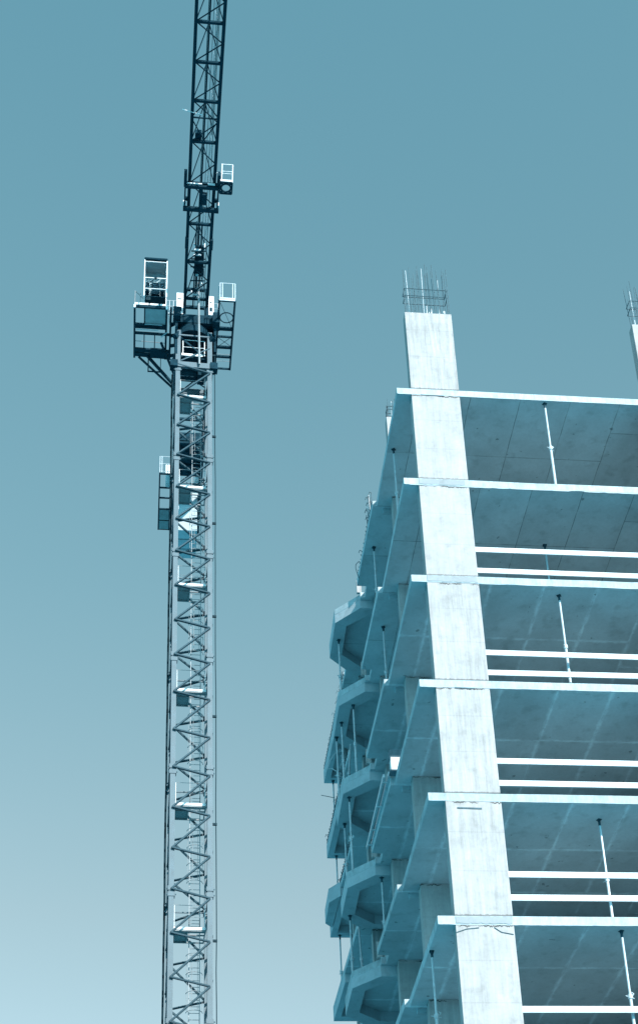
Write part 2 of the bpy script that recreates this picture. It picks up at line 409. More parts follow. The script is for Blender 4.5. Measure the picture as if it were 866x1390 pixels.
prop(3.97, .72, 4, 'sunlit steel prop with a dark head crossing the guard boards above the sixth slab', rz=2)
prop(3.98, .26, 5, 'steel prop under the lowest visible slab edge, at the right edge of the photo', rz=.3)
prop(.17, 2.03, 0, 'shaded steel prop under the top slab, left of the corner column', rz=1)
prop(.12, 6.05, 0, 'steel prop under the top slab at its stepped left edge, above the first white step', rz=.2)
prop(.20, 5.80, 1, 'steel prop under the second slab at its left edge, just below a broken ledge', rz=1.3)
prop(.06, 1.30, 5, 'short dark headed prop low down between the corner column and the left slab edge')
prop(-.50, 10.12, 0, 'steel prop under the topmost angular bay, standing clear against the sky', 2.5, rz=.5)
prop(-.28, 9.22, 1, 'steel prop under the sloping front beam of the second angular bay', 2.5, rz=1.5)
prop(-.53, 10.15, 1, 'steel prop under the outer beam of the second bay, middle of three', 2.5, rz=.9)
prop(-.60, 10.95, 1, 'steel prop under the rear corner of the second bay, leftmost of three', 2.5, rz=.1)
prop(-.50, 9.45, 2, 'steel prop under the front corner of the third angular bay', 2.5, rz=2)
prop(-.48, 10.95, 2, 'steel prop under the rear corner of the third angular bay', 2.5)
prop(.17, 8.64, 3, 'steel prop under the cross beam at the root of the fourth bay', 2.5, rz=.6)
prop(-.45, 10.95, 3, 'steel prop under the rear corner of the fourth, lowest angular bay', 2.5, rz=.6)
for kk, wd in ((0, 'topmost'), (1, 'second'), (2, 'third')):
    prop(.12, 18.35, kk, f'outer of two distant props under the far corner beam of the {wd} slab', 2.5, rz=kk)
    prop(.50, 18.32, kk, f'inner of two distant props under the far corner beam of the {wd} slab', 2.5, rz=kk + 1)

# leaning brace and loose steel
def brace(u0, v0, z0, u1, v1, z1, label):
    a = Vector(bw(u0, v0, z0)); b = Vector(bw(u1, v1, z1)); m = MB(); m.tube((0, 0, 0), b - a, .026, 8)
    m.tube((b - a) * .45, (b - a) * .5, .045, 8)
    tag(m.build('leaning_brace', M['prop'], loc=a), label, 'brace', 'leaning steel braces in the bays')
brace(-.42, 10.5, Z(2) + .01, -.22, 10.7, Z(1) - .9, 'pale brace leaning in the opening between the second and third bays')
brace(-.2, 10.6, Z(4), -.05, 12.2, Z(3) - .21, 'pale brace leaning in the opening below the fourth bay')
m = MB(); a = Vector(bw(.14, 18.3, 28.96))
m.path([(0, 0, 0), (-.23, -.02, .06), (-.46, 0, .14)], .012, 5)
tag(m.build('loose_bar', M['rebar'], loc=a), 'thin dark bar sticking out to the left below the far corner of the top slab', 'steel bar')
m = MB(); a = Vector(bw(-.43, 11.2, 26.35)); U_ = Vector(bw(1, 0, 0)) - Vector(bw(0, 0, 0))
pts = [(0, 0), (-.20, -.06), (-.36, -.33), (-.46, -.64), (-.33, -.61), (-.18, -.71), (-.16, -.84)]
m.path([tuple(U_ * x_ + Vector((0, 0, z_))) for x_, z_ in pts], .013, 5)
m.path([tuple(U_ * x_ + Vector((0, .05, z_))) for x_, z_ in ((-.2, -.06), (-.05, .10), (.05, -.02), (-.02, -.12), (.02, -.3), (-.08, -.55))], .013, 5)
tag(m.build('hanging_cable', M['prop'], loc=a), 'pale cable looping between the props below the second bay', 'cable')
m = MB(); a = Vector(bw(-.2, 7.0, 30.23))
m.path([tuple(U_ * x_ + Vector((0, 0, z_))) for x_, z_ in ((.06, -.04), (0, 0), (-.09, -.12), (-.10, -.25), (-.06, -.45), (-.02, -.62))], .010, 5)
tag(m.build('tie_wire', M['rebar'], loc=a), 'bent wire hooked over the stepped left edge of the top slab', 'wire')

# formwork box and twin edge rails on the fourth slab's stepped edge
m = empty('formwork_box', bw(-.03, 3.95, Z(3)), TH)
a = MB(); a.box(-.10, .20, 0, .25, .03, .40); a.build('box_body', M['ply'], m)
a = MB(); a.box(-.12, .22, -.01, .26, .40, .62); a.build('box_top', M['dark_ply'], m)
a = MB(); a.box(-.13, .23, -.02, .27, 0, .03); a.build('box_base', M['dark_ply'], m)
tag(m, 'small white box with dark top on the stepped left edge of the fourth slab', 'formwork box')
a = MB(); a.bar((0, 0, 0), (0, 3.7, 0), .06, .12); a.bar((-.12, .1, .0), (-.12, 3.8, 0), .05, .10)
for yy in (.3, 1.5, 2.7, 3.5): a.bar((-.15, yy, -.075), (.05, yy, -.075), .05, .03)
o = a.build('edge_rail', M['prop'], loc=bw(-.15, 4.2, Z(3) + .06)); o.rotation_euler = (0, 0, TH)
tag(o, 'twin steel rails running back along the left edge of the fourth slab', 'edge rail')

# ------------------------------------------------------------------ tower crane
CR = empty('tower_crane', (-7.58, 60.85, -1.6), math.atan2(.1572, .9876))
tag(CR, 'tall lattice tower crane with a pale mast, dark jib overhead and glazed operator cab', 'crane')
def cz(z): return z - G
MX = Matrix.Translation((-.114, .05, 0)) @ Matrix.Rotation(R(1.8), 4, 'Z')
W = .91; CH = .22; SL = 5.955
def mast_section(ztop, L=SL, detail=True, idx=0):
    m = MB(); z1 = cz(ztop); z0 = z1 - L; c = W - CH / 2
    for sx in (-1, 1):
        for sy in (-1, 1):
            m.box(sx * c - CH / 2, sx * c + CH / 2, sy * c - CH / 2, sy * c + CH / 2, z0 + .004, z1 - .004)
            # joint lugs and pins
            for zz in (z0 + .14, z1 - .14):
                m.box(sx * c - .15, sx * c + .15, sy * c - .135, sy * c + .135, zz - .10, zz + .10)
                m.tube((sx * c - .2, sy * c - .07, zz), (sx * c + .2, sy * c - .07, zz), .035, 6)
    fr = [(1, .055), (-1, .325), (1, .390), (-1, .66), (1, .725), (-1, .985)]
    def face(fx, fy, mir, ph):
        # zigzag of tubes/angles in the face; the flat-lying legs are angles with their flange down
        pts = [(s_ * mir, min(max(t + ph, .03), .99)) for s_, t in fr]
        pts = ([(-mir, -.02)] if idx == 0 else []) + pts + [(mir, min(1.055 + ph, 1.10) if L > SL - .1 else .99)]
        for (a, ta), (b, tb) in zip(pts[:-1], pts[1:]):
            pa = Vector((fx(a), fy(a), z1 - ta * L)); pb = Vector((fx(b), fy(b), z1 - tb * L))
            n = Vector((fx(0), fy(0), 0)).normalized()
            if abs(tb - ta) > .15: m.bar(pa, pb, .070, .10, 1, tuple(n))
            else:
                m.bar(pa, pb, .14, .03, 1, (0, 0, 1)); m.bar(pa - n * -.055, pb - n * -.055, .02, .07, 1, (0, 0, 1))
    k = c - .0
    face(lambda s_: s_ * k, lambda s_: -W - .035, 1, 0)
    k = c - .04
    face(lambda s_: -s_ * k, lambda s_: W - .04, 1, .04)
    face(lambda s_: W - .04, lambda s_: s_ * k, 1, 0)
    face(lambda s_: -W + .04, lambda s_: -s_ * k, 1, 0)
    m.bar((-k, -W + .03, z1 - .1), (-k, W - .03, z1 - .1), .05, .05)
    m.bar((k, -W + .03, z1 - .1), (k, W - .03, z1 - .1), .05, .05)
    m.bar((-k, W - .05, z1 - .1), (k, W - .05, z1 - .1), .05, .05)
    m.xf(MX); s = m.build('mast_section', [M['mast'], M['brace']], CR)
    if detail:
        # landing with toe board, rail and hatch
        zp = z1 - .255 * L; p = MB(); x0, x1, y0, y1 = -.66, .64, -.45, .72
        p.box(x0, x1, y0 - .02, y0, zp - .03, zp + .085, 1)
        p.box(x1, x1 + .02, y0, y1, zp - .04, zp + .10, 1)
        p.box(x0, -.08, y0, y1, zp - .03, zp, 0)
        p.box(-.08, x1, y0, -.15, zp - .03, zp, 0)
        for yy in (y0 + .03, 0, y1): p.bar((x0, yy, zp - .06), (x1, yy, zp - .06), .05, .05, 0)
        for xx in (x0, -.08, x1): p.bar((xx, y0, zp - .055), (xx, y1, zp - .055), .045, .045, 0)
        for xx in (x0 + .02, x1 - .02): p.tube((xx, y0, zp), (xx, y0, zp + 1.1), .014, 6, 1)
        for zz in (.55, 1.1): p.tube((x0 + .02, y0, zp + zz), (x1 - .02, y0, zp + zz), .008 if zz < 1 else .012, 5, 0)
        p.xf(MX); p.build('rest_platform', [M['midm'], M['white']], s)
        l = MB(); lx0, lx1, ly = .02, .46, .30
        zb = z0 - .25 * L + .02
        for xx in (lx0, lx1): l.bar((xx, ly, zb), (xx, ly, zp + .9), .035, .05, 0)
        zz = zb + .15
        while zz < zp + .85: l.tube((lx0, ly, zz), (lx1, ly, zz), .014, 5, 1); zz += .29
        for hz in [zp - .9 - .85 * i for i in range(4)]:
            l.ring(((lx0 + lx1) / 2, ly - .04, hz), .34, .014, 12, 'z', 180, 360, 1)
        for aa in (200, 250, 290, 340):
            xx = (lx0 + lx1) / 2 + .34 * math.cos(R(aa)); yy = ly - .04 + .34 * math.sin(R(aa))
            l.tube((xx, yy, zp - .9 - .85 * 3), (xx, yy, zp - .9), .009, 5, 1)
        l.xf(MX); l.build('ladder', [M['ladder'], M['midm']], s)
    return s
zt = 61.31; i = 0
while zt > -1.0:
    L = min(SL, zt + 1.2); mast_section(zt, L, zt > 8, i); zt -= SL; i += 1
m = MB(); m.box(-1.6, 1.6, -1.6, 1.6, 0, .5); m.xf(MX); m.build('mast_footing', M['beam'], CR)
# cables up the mast
m = MB(); rr = random.Random(4); pts = []
for i in range(46): pts.append((W + .16 + rr.uniform(-.012, .012), -W + .2, cz(62.5 - i * 1.38)))
m.path(pts, .022, 5)
for i in range(0, 46, 4): m.box(W + .01, W + .2, -W + .16, -W + .24, pts[i][2] - .05, pts[i][2] + .05)
m.xf(MX); m.build('power_cable', M['cable'], CR)
m = MB(); pts = [(-W - .09 + rr.uniform(-.01, .01), W - .05, cz(62.5 - i * 1.38)) for i in range(46)]
m.path(pts, .05, 5); m.xf(MX); m.build('cable_conduit', M['cable'], CR)

# mast head between the lattice and the slewing ring (z 61.3 .. 64.9)
m = MB(); c = W - .11
for sx in (-1, 1):
    for sy in (-1, 1): m.box(sx * c - .12, sx * c + .12, sy * c - .12, sy * c + .12, cz(61.32), cz(63.9))
for s_ in (-1, 1):
    m.bar((-W, s_ * (W + .01), cz(61.45)), (W, s_ * (W + .01), cz(61.45)), .16, .34)
    m.bar((s_ * (W - .01), -W, cz(61.45)), (s_ * (W - .01), W, cz(61.45)), .16, .30)
    m.bar((-W + .1, s_ * W, cz(63.55)), (W - .1, s_ * W, cz(63.55)), .06, .08)
m.tube((-.68, -W, cz(61.75)), (.80, -W - .02, cz(62.75)), .035, 6)
m.tube((.80, W, cz(61.75)), (-.68, W, cz(62.9)), .035, 6)
m.xf(MX); hd = m.build('mast_head', M['mast'], CR)
m = MB()
m.box(-.60, .62, .15, .5, cz(61.75), cz(63.4)); m.box(-.64, .66, -.6, .6, cz(62.28), cz(62.34))
m.bar((-.75, -.7, cz(63.6)), (.6, -.5, cz(62.5)), .12, .12); m.box(.25, .6, -.3, .4, cz(61.5), cz(62.3))
for sx in (-1, 1):
    for zz in (61.45,): m.box(sx * 1.0 - .19, sx * 1.0 + .19, -W - .15, -W + .25, cz(zz - .2), cz(zz + .22))
m.xf(MX); m.build('climbing_gear', M['darkm'], hd)
m = MB()
for xx in (-.55, .55): m.tube((xx, -.7, cz(62.4)), (xx, -.7, cz(63.45)), .025, 6)
for zz in (62.95, 63.45): m.tube((-.55, -.7, cz(zz)), (.55, -.7, cz(zz)), .016, 6)
m.box(-.62, .45, -.74, -.71, cz(62.33), cz(62.47))
m.xf(MX); m.build('landing_rail', M['white'], hd)
# slewing ring and turntable
m = MB(); n = 28
m.tube((0, 0, cz(63.9)), (0, 0, cz(64.28)), .98, n); m.tube((0, 0, cz(64.29)), (0, 0, cz(64.5)), .90, n)
for sx in (-1, 1):
    for sy in (-1, 1): m.bar((sx * .98, sy * .98, cz(63.3)), (sx * .7, sy * .7, cz(64.0)), .22, .22)
m.xf(MX); m.build('slewing_ring', M['darkm'], CR)
m = MB()
m.box(-.95, .95, -.85, .9, cz(64.52), cz(65.1)); m.box(-1.15, -.78, -1.2, -.5, cz(64.6), cz(65.25)); m.box(.85, 1.22, -1.2, -.6, cz(64.3), cz(65.0))
m.box(-1.05, -.92, -.9, .8, cz(62.2), cz(64.5)); m.box(.93, 1.03, -.8, .8, cz(62.6), cz(64.5))
for sx in (-1, 1):
    for sy in (-1, 1): m.bar((sx * .6, sy * .6, cz(65.1)), (sx * .55, sy * .6, cz(67.2)), .14, .14)
m.bar((-.55, -.6, cz(67.2)), (.55, -.6, cz(67.2)), .14, .14); m.bar((-.55, .6, cz(67.2)), (.55, .6, cz(67.2)), .14, .14)
tt = m.build('turntable', M['darkm'], CR)
for r0, r1, z0_, z1_ in ((-.98, -.62, 66.3, 67.9), (.70, .98, 66.4, 67.8)):
    m = MB(); m.box(r0, r1, .3, 1.1, cz(z0_), cz(z1_)); m.box(r0 + .06, r1 - .08, .28, .299, cz(z0_ + .25), cz(z0_ + .55), 1)
    m.box(r0 + .05, r1 - .1, .285, .299, cz(z1_ - .5), cz(z1_ - .42), 1)
    m.build('electric_cabinet', [M['white'], M['darkm']], tt, bevel=.01)
m = MB(); m.tube((.18, -1.05, cz(61.4)), (.10, -1.62, cz(66.6)), .055, 8); m.build('hoist_guide', M['midm'], CR)

# jib (local y = -j)
ZJ = cz(66.0); ZT = cz(67.4)
nodes = [0, 1.09, 3.49, 5.85, 8.23, 10.57, 12.74, 14.71, 16.66] + [16.66 + 2.0 * i for i in range(1, 13)]
hw = lambda j: .575 + .0022 * j * 1.0
JE = nodes[-1]
m = MB()
for s_ in (-1, 1): m.bar((s_ * hw(0), 0, ZJ), (s_ * hw(JE), -JE, ZJ), .15, .15)
for j in nodes[1:]: m.bar((-hw(j), -j, ZJ), (hw(j), -j, ZJ), .12, .12)
for a, b in zip(nodes[1:-1], nodes[2:]):
    md = (a + b) / 2
    m.tube((-hw(a), -a, ZJ), (hw(md), -md, ZJ), .032, 6); m.tube((hw(md), -md, ZJ), (-hw(b), -b, ZJ), .032, 6)
jb = m.build('jib', M['jib'], CR)
m = MB(); m.bar((0, .2, ZT), (0, -JE, ZT), .12, .12); m.build('top_chord', M['jib'], jb)
m = MB()
for a, b in zip(nodes[1:-1], nodes[2:]):
    md = (a + b) / 2
    for s_ in (-1, 1):
        m.tube((s_ * hw(a), -a, ZJ), (0, -md, ZT), .026, 6); m.tube((0, -md, ZT), (s_ * hw(b), -b, ZJ), .026, 6)
m.build('side_lacing', M['darkm'], jb)
# electric line and ropes along the jib
m = MB(); rr = random.Random(9); pts = []
for a, b in zip(nodes[1:-1], nodes[2:]):
    for i in range(5):
        t = i / 5; j = a + (b - a) * t; pts.append((.22 + .22 * t, -j, cz(66.9) - .35 * t + rr.uniform(-.02, .02)))
m.path(pts, .016, 5); m.build('jib_wiring', M['galv'], jb)
m = MB()
for xx, zz, r_ in ((.17, 66.75, .016), (.30, 66.75, .016), (.42, 66.6, .022), (-.05, 66.5, .012)): m.tube((xx, 0, cz(zz)), (xx, -JE, cz(zz)), r_, 6)
m.tube((.36, -10.6, cz(66.5)), (.36, -JE, cz(66.5)), .03, 6)
m.build('trolley_rope', M['midm'], jb)
m = MB()   # trolley winch and rope guides near the root
m.box(-.12, .30, -3.7, -2.6, cz(66.35), cz(66.8)); m.tube((-.15, -2.3, cz(66.6)), (.35, -2.3, cz(66.6)), .20, 12); m.tube((-.1, -4.0, cz(66.5)), (.3, -4.0, cz(66.5)), .11, 10)
for j in (1.4, 2.0, 2.9, 3.4, 3.9): m.tube((-.35, -j, cz(66.3)), (.38, -j, cz(66.35)), .035, 6)
for xx in (-.14, .12): m.bar((xx, -.3, cz(66.3)), (xx, -5.6, cz(66.45)), .06, .10)
m.build('trolley_winch', M['darkm'], jb)
for j in (1.2, 2.5, 3.3, 3.8, 4.1):
    m = MB(); m.box(random.uniform(-.25, .0), random.uniform(.05, .25), -j, -j + .05, cz(66.15), cz(66.26)); m.build('rope_guide', M['galv'], jb)
for x_, j in ((.25, 1.9), (-.2, 4.2), (.3, 4.25), (-.25, 1.2)):
    m = MB(); m.tube((x_, -j, cz(66.2)), (x_, -j - .05, cz(66.45)), .04, 8); m.build('limit_switch', M['galv'], jb)
for j in (5.0,):
    for s_ in (-1, 1):
        m = MB(); m.box(s_ * .62 - .07, s_ * .62 + .07, -j - .1, -j + .5, ZJ - .25, ZJ - .08); m.build('buffer', M['darkm'], jb)
# small mid-panel K frame and light
m = MB()
for s_ in (-1, 1): m.tube((s_ * .6, -11.9, ZJ), (0, -12.7, ZJ), .03, 6); m.tube((s_ * .6, -11.75, ZJ), (0, -10.6, ZJ + .1), .03, 6)
m.bar((-.6, -11.85, ZJ), (.6, -11.85, ZJ), .05, .06); m.box(-.42, -.12, -10.95, -10.6, ZJ + .1, ZJ + .35)
m.build('splice_frame', M['jib'], jb)
m = MB(); m.tube((-1.05, -12.24, ZJ - .02), (-.15, -12.1, ZJ - .12), .022, 6); m.build('wind_rod', M['white'], jb)

# trolley
m = MB(); zt_ = cz(65.72)
m.bar((-.86, -6.95, zt_), (.86, -6.95, zt_), .20, .16); m.bar((-.80, -8.25, zt_), (.80, -8.25, zt_), .16, .13)
for s_ in (-1, 1):
    m.bar((s_ * .79, -6.9, zt_ + .05), (s_ * .79, -8.9, zt_ + .05), .07, .12); m.box(s_ * .79 - .07, s_ * .79 + .07, -9.0, -8.2, zt_, zt_ + .28)
m.box(-.10, .06, -8.3, -6.9, zt_ - .05, zt_ + .06); m.box(.02, .26, -7.9, -7.3, zt_ - .1, zt_ + .1)
tr = m.build('trolley', M['darkm'], CR)
m = MB(); m.bar((-.76, -8.36, zt_ + .09), (.0, -8.36, zt_ + .09), .05, .06); m.bar((.28, -8.42, zt_ + .05), (.62, -8.42, zt_ + .05), .06, .08)
for s_ in (-1, 1): m.box(s_ * .80 - .06, s_ * .80 + .07, -7.25, -7.08, zt_ + .02, zt_ + .24)
m.build('trolley_bumper', M['white'], tr)
for s_ in (-1, 1):
    for j in (7.2, 8.1):
        w = MB(); w.tube((s_ * .66, -j, ZJ + .13), (s_ * .76, -j, ZJ + .13), .11, 12); w.build('wheel', M['darkm'], tr)
        w = MB(); w.box(s_ * .76, s_ * .80 if s_ > 0 else s_ * .76, -j - .1, -j + .1, zt_, ZJ + .2) if s_ > 0 else w.box(-.80, -.76, -j - .1, -j + .1, zt_, ZJ + .2); w.build('wheel_bracket', M['darkm'], tr)
m = MB(); bx0, bx1, by0, by1, bz = .86, 1.42, -8.72, -8.08, cz(65.62)
for p_, q_ in (((bx0, by0), (bx1, by0)), ((bx1, by0), (bx1, by1)), ((bx1, by1), (bx0, by1)), ((bx0, by1), (bx0, by0))):
    m.bar((*p_, bz), (*q_, bz), .07, .08)
m.ring(((bx0 + bx1) / 2, (by0 + by1) / 2, bz), .23, .045, 20)
for cx_, cy_ in ((bx0, by0), (bx1, by0), (bx1, by1), (bx0, by1)):
    m.bar((cx_, cy_, bz), ((bx0 + bx1) / 2 + (cx_ - 1.14) * .55, (by0 + by1) / 2 + (cy_ + 8.4) * .55, bz), .10, .05)
m.bar((.78, -8.2, bz + .03), (bx0, -8.2, bz), .08, .08); m.bar((.78, -8.6, bz + .03), (bx0, -8.6, bz), .08, .08)
bk = m.build('basket_floor', M['darkm'], tr)
m = MB()
for cx_, cy_ in ((bx0 + .05, by0), (bx1, by0), (bx1, by1)): m.tube((cx_, cy_, bz), (cx_ + .04, cy_, bz + 1.28), .024, 6)
for zz in (.10, .62, .78, 1.28):
    th_ = .028 if zz == .10 else (.016 if zz < 1.2 else .022)
    m.tube((bx0 + .05, by0, bz + zz), (bx1 + .03, by0, bz + zz), th_, 6); m.tube((bx1, by0, bz + zz), (bx1, by1, bz + zz * .98), .012, 6)
m.bar((bx0, by0 - .03, bz + .08), (bx1, by0 - .03, bz + .08), .03, .12)
m.tube((.6, by0 + .1, bz + .7), (bx0 + .1, by0, bz + .7), .03, 6); m.build('basket_rail', M['white'], tr)
# hoist ropes and hook far below out of use are wound in: short falls only
m = MB()
for xx in (-.04, .04): m.tube((xx, -7.5, zt_ - .02), (xx, -7.5, zt_ - .5), .012, 5)
m.tube((-.08, -7.5, zt_ - .55), (.08, -7.5, zt_ - .55), .12, 10); m.build('hook_block', M['darkm'], tr)

# operator's cab, local box r -2.66..-1.52, j .55..2, z 65.5..67.6
x0, x1, yf, yb, z0, z1 = -2.66, -1.52, -2.0, -.75, cz(65.52), cz(67.6)
m = MB()
for xx in (x0, x1): m.bar((xx, yf, z0 - .55), (xx, yf, z1), .045, .05)            # front posts
for xx in (x0 + .03, x1 - .03): m.bar((xx, yb, z0), (xx, yb, z1), .06, .06)
m.bar((x0, yf, z0 + .0), (x1, yf, z0 + .0), .04, .03); m.bar((x0, yf, z0 + .78), (x1, yf, z0 + .78), .04, .04)
m.bar((x0, yf, z1 - .12), (x1, yf, z1 - .12), .05, .03)
cab = m.build('cab', M['white'], CR)
m = MB(); m.box(x0 - .02, x1 + .02, yf - .08, yb + .05, z1, z1 + .13); m.build('cab_roof', M['jib'], cab, bevel=.02)
m = MB(); m.box(x0 + .03, x1 - .03, yb - .03, yb, z0, z1); m.box(x0 + .04, x0 + .06, -1.3, yb, z0, z1); m.box(x1 - .06, x1 - .04, -1.3, yb, z0, z1); m.box(x0 + .05, x1 - .05, yf + .1, yb - .04, z1 - .05, z1 - .02); m.build('cab_wall', M['pale_panel'], cab)
m = MB(); m.add([(x0 + .04, yf + .01, z0 + .05), (x1 - .04, yf + .01, z0 + .05), (x1 - .04, yf + .01, z0 + .75), (x0 + .04, yf + .01, z0 + .75)], [(0, 1, 2, 3)])
m.add([(x0 + .04, yf + .01, z0 + .81), (x1 - .04, yf + .01, z0 + .81), (x1 - .04, yf + .01, z1 - .15), (x0 + .04, yf + .01, z1 - .15)], [(0, 1, 2, 3)])
for xx in (x0 + .02, x1 - .02): m.add([(xx, yf + .05, z0 + .05), (xx, -1.32, z0 + .05), (xx, -1.32, z1 - .1), (xx, yf + .05, z1 - .1)], [(0, 1, 2, 3)])
m.build('window', M['glass'], cab)
m = MB(); m.box(x0 + .05, x1 - .05, -1.50, yb - .04, z0 - .03, z0 + .03); m.box(x0 + .10, x0 + .33, -1.44, -1.3, z0 - .05, z0 - .031, 1)
for i_ in range(3): m.box(x0 + .12, x0 + .31, yf + .42 + i_ * .10, yf + .47 + i_ * .10, z0 - .06, z0 - .051, 1)
m.build('cab_floor', [M['jib'], M['midm']], cab)
m = MB(); m.box(-2.3, -1.88, -1.35, -.95, z0 + .35, z0 + .48); m.box(-2.3, -1.88, -1.0, -.9, z0 + .45, z0 + 1.2); m.tube((-2.09, -1.15, z0), (-2.09, -1.15, z0 + .35), .06, 8)
for xx in (-2.5, -1.75): m.box(xx - .09, xx + .09, -1.6, -1.1, z0 + .3, z0 + .75)
m.build('cab_seat', M['darkm'], cab)
m = MB(); m.tube((-2.09, yf - .03, z0 + .76), (-2.45, yf - .03, z0 + .35), .014, 5); m.box(-2.15, -2.03, yf - .07, yf - .02, z0 + .70, z0 + .83); m.build('wiper', M['darkm'], cab)

# left platform beneath and behind the cab
zp = cz(64.9)
m = MB(); X0, X1 = -3.12, -1.50
m.box(-2.62, -1.5, -1.30, -.24, zp - .02, zp + .02, 1)                       # solid plate under the cab
for yy in (-1.36, -.18, .0, .42): m.bar((X0, yy, zp - .02), (X1 + (.25 if yy > 0 else 0), yy, zp - .02), .10, .12)
for xx in (X0, X1, X1 + .22): m.bar((xx, -1.4, zp - .02), (xx, 2.1, zp - .04), .10, .12)
for xx in (-2.62,): m.bar((xx, -1.4, zp - .02), (xx, 0, zp - .02), .05, .06)
for xx in (-2.62, -2.08): m.bar((xx, .42, zp - .05), (xx, 1.8, zp - .05), .05, .07)
m.bar((X0, 1.55, zp - .04), (X1 + .2, 1.60, zp - .04), .22, .10); m.bar((X0, 1.85, zp - .04), (X1 + .2, 1.95, zp - .04), .26, .12)
m.box(-2.3, -1.55, 1.3, 1.95, zp - .2, zp - .12)
m.bar((-2.45, 1.9, zp - .1), (-1.02, 3.1, zp - .9), .12, .14); m.bar((-1.75, .9, zp - .1), (-1.0, 2.4, zp - .9), .10, .12); m.bar((-2.9, 2.0, zp - .1), (-1.0, 3.3, zp - 1.0), .08, .10)
m.bar((-2.38, 2.0, zp - .1), (-2.38, 2.0, zp - 1.15), .06, .06); m.bar((-1.74, 2.0, zp - .1), (-1.74, 2.0, zp - 1.15), .035, .035); m.bar((-2.38, 2.0, zp - 1.12), (-1.74, 2.0, zp - 1.12), .06, .05)
for yy in (.5, 1.2, 1.9): m.bar((X1 + .2, yy, zp - .02), (-.9, yy, zp + .1), .12, .14)
m.bar((X1 + .2, -.2, zp), (-.9, -.3, zp + .2), .14, .16)
pf = m.build('cab_platform', [M['darkm'], M['pale_panel']], CR)
m = MB()
for xa, xb, hh in ((X0, -2.42, .13), (-2.36, -1.9, .11), (-1.84, -1.5, .11)):
    m = MB(); m.bar((xa, -1.44, zp + .10), (xb, -1.44, zp + .10), .03, hh); m.build('toe_board', M['white'], pf)
for xx in (X0, X1):
    m = MB(); m.box(xx - .045, xx + .045, -1.46, -1.40, zp - .18, zp + .02); m.build('end_cap', M['white'], pf)
for p_, q_, r_ in (((-2.6, -.26, zp - .08), (-1.7, -.26, zp - .08), .02), ((X0 + .1, .1, zp - .10), (-1.9, .1, zp - .10), .02), ((-1.75, .5, zp - .14), (-1.45, .2, zp - .1), .03)):
    m = MB(); m.tube(p_, q_, r_, 6); m.build('platform_conduit', M['galv'], pf)

m = MB()
for yy in (-1.4, -.3, .9, 2.0): m.tube((X0, yy, zp), (X0, yy, zp + 1.05), .022, 6)
for zz in (.55, 1.05): m.tube((X0, -1.4, zp + zz), (X0, 2.0, zp + zz), .018, 6); m.tube((X0, 2.0, zp + zz), (X1, 2.05, zp + zz), .018, 6)
m.tube((-2.85, -1.3, zp), (-2.85, -1.3, zp + 1.0), .016, 6); m.tube((X0, -1.4, zp + 1.05), (-2.7, -.6, zp + 1.4), .016, 6)
m.build('platform_rail', M['midm'], pf)
m = MB()
for xx in (-1.15, -1.35): m.tube((xx, -.4, zp), (xx, -.4, zp + 1.6), .02, 6)
for zz in (.6, 1.2, 1.6): m.tube((-1.5, -.4, zp + zz), (-.9, -.4, zp + zz), .016, 6)
m.box(-1.42, -1.15, -.6, -.5, zp + .45, zp + .5); m.box(-1.32, -1.26, -.6, -.55, zp + .0, zp + .45); m.tube((.98, -.4, zp + 1.2), (1.2, -.4, zp + 1.2), .016, 6)
m.tube((.98, -.4, zp + 1.6), (1.2, -.4, zp + 1.6), .016, 6); m.tube((1.17, -.4, zp + .2), (1.17, -.4, zp + 1.6), .025, 6)
m.build('access_rail', M['galv'], pf)

# right catwalk
zr = cz(64.6); m = MB()
for xx in (1.13, 1.92): m.bar((xx, -2.4, zr), (xx, 2.35, zr), .09, .10)
for yy, w_ in ((-2.36, .06), (-.5, .20), (.05, .08), (.78, .15), (1.45, .12), (2.3, .06)): m.bar((1.1, yy, zr + .002), (1.95, yy, zr + .002), w_, .10)
m.ring((1.55, -1.25, zr), .34, .03, 22)
m.tube((1.15, .1, zr), (1.9, .7, zr), .014, 5); m.tube((1.15, .8, zr - .02), (1.8, .1, zr - .02), .014, 5); m.tube((1.2, -2.2, zr), (1.85, -.6, zr), .012, 5)
for yy in (-.5, .78, 1.5): m.bar((.9, yy, zr - .05), (1.13, yy, zr - .02), .12, .14)
m.bar((.95, .78, zr - .05), (.95, 2.0, zr - .3), .12, .12)
cw = m.build('catwalk', M['darkm'], CR)
m = MB()
for xx in (1.16, 1.28, 1.80, 1.92): m.tube((xx, -2.42, zr + .06), (xx + .01, -2.42, zr + 1.2), .026, 6)
m.tube((1.15, -2.42, zr + 1.2), (1.94, -2.42, zr + 1.2), .026, 6); m.bar((1.14, -2.42, zr + .12), (1.93, -2.42, zr + .12), .03, .08); m.bar((1.12, -2.44, zr - .02), (1.93, -2.44, zr - .02), .03, .10)
for yy in (-1.2, 0, 1.2, 2.2): m.tube((1.12, yy, zr), (1.12, yy, zr + 1.05), .02, 6)
m.tube((1.12, -2.4, zr + 1.05), (1.12, 2.2, zr + 1.05), .016, 6)
m.build('catwalk_front_rail', M['galv'], cw)
m = MB()
for yy in (-1.2, 0, 1.2, 2.3): m.tube((1.94, yy, zr), (1.94, yy, zr + 1.05), .02, 6)
for zz in (.55, 1.05): m.tube((1.94, -2.4, zr + zz), (1.94, 2.3, zr + zz), .014, 6); m.tube((1.94, 2.3, zr + zz), (1.13, 2.3, zr + zz), .014, 6)
m.build('catwalk_side_rail', M['midm'], cw)

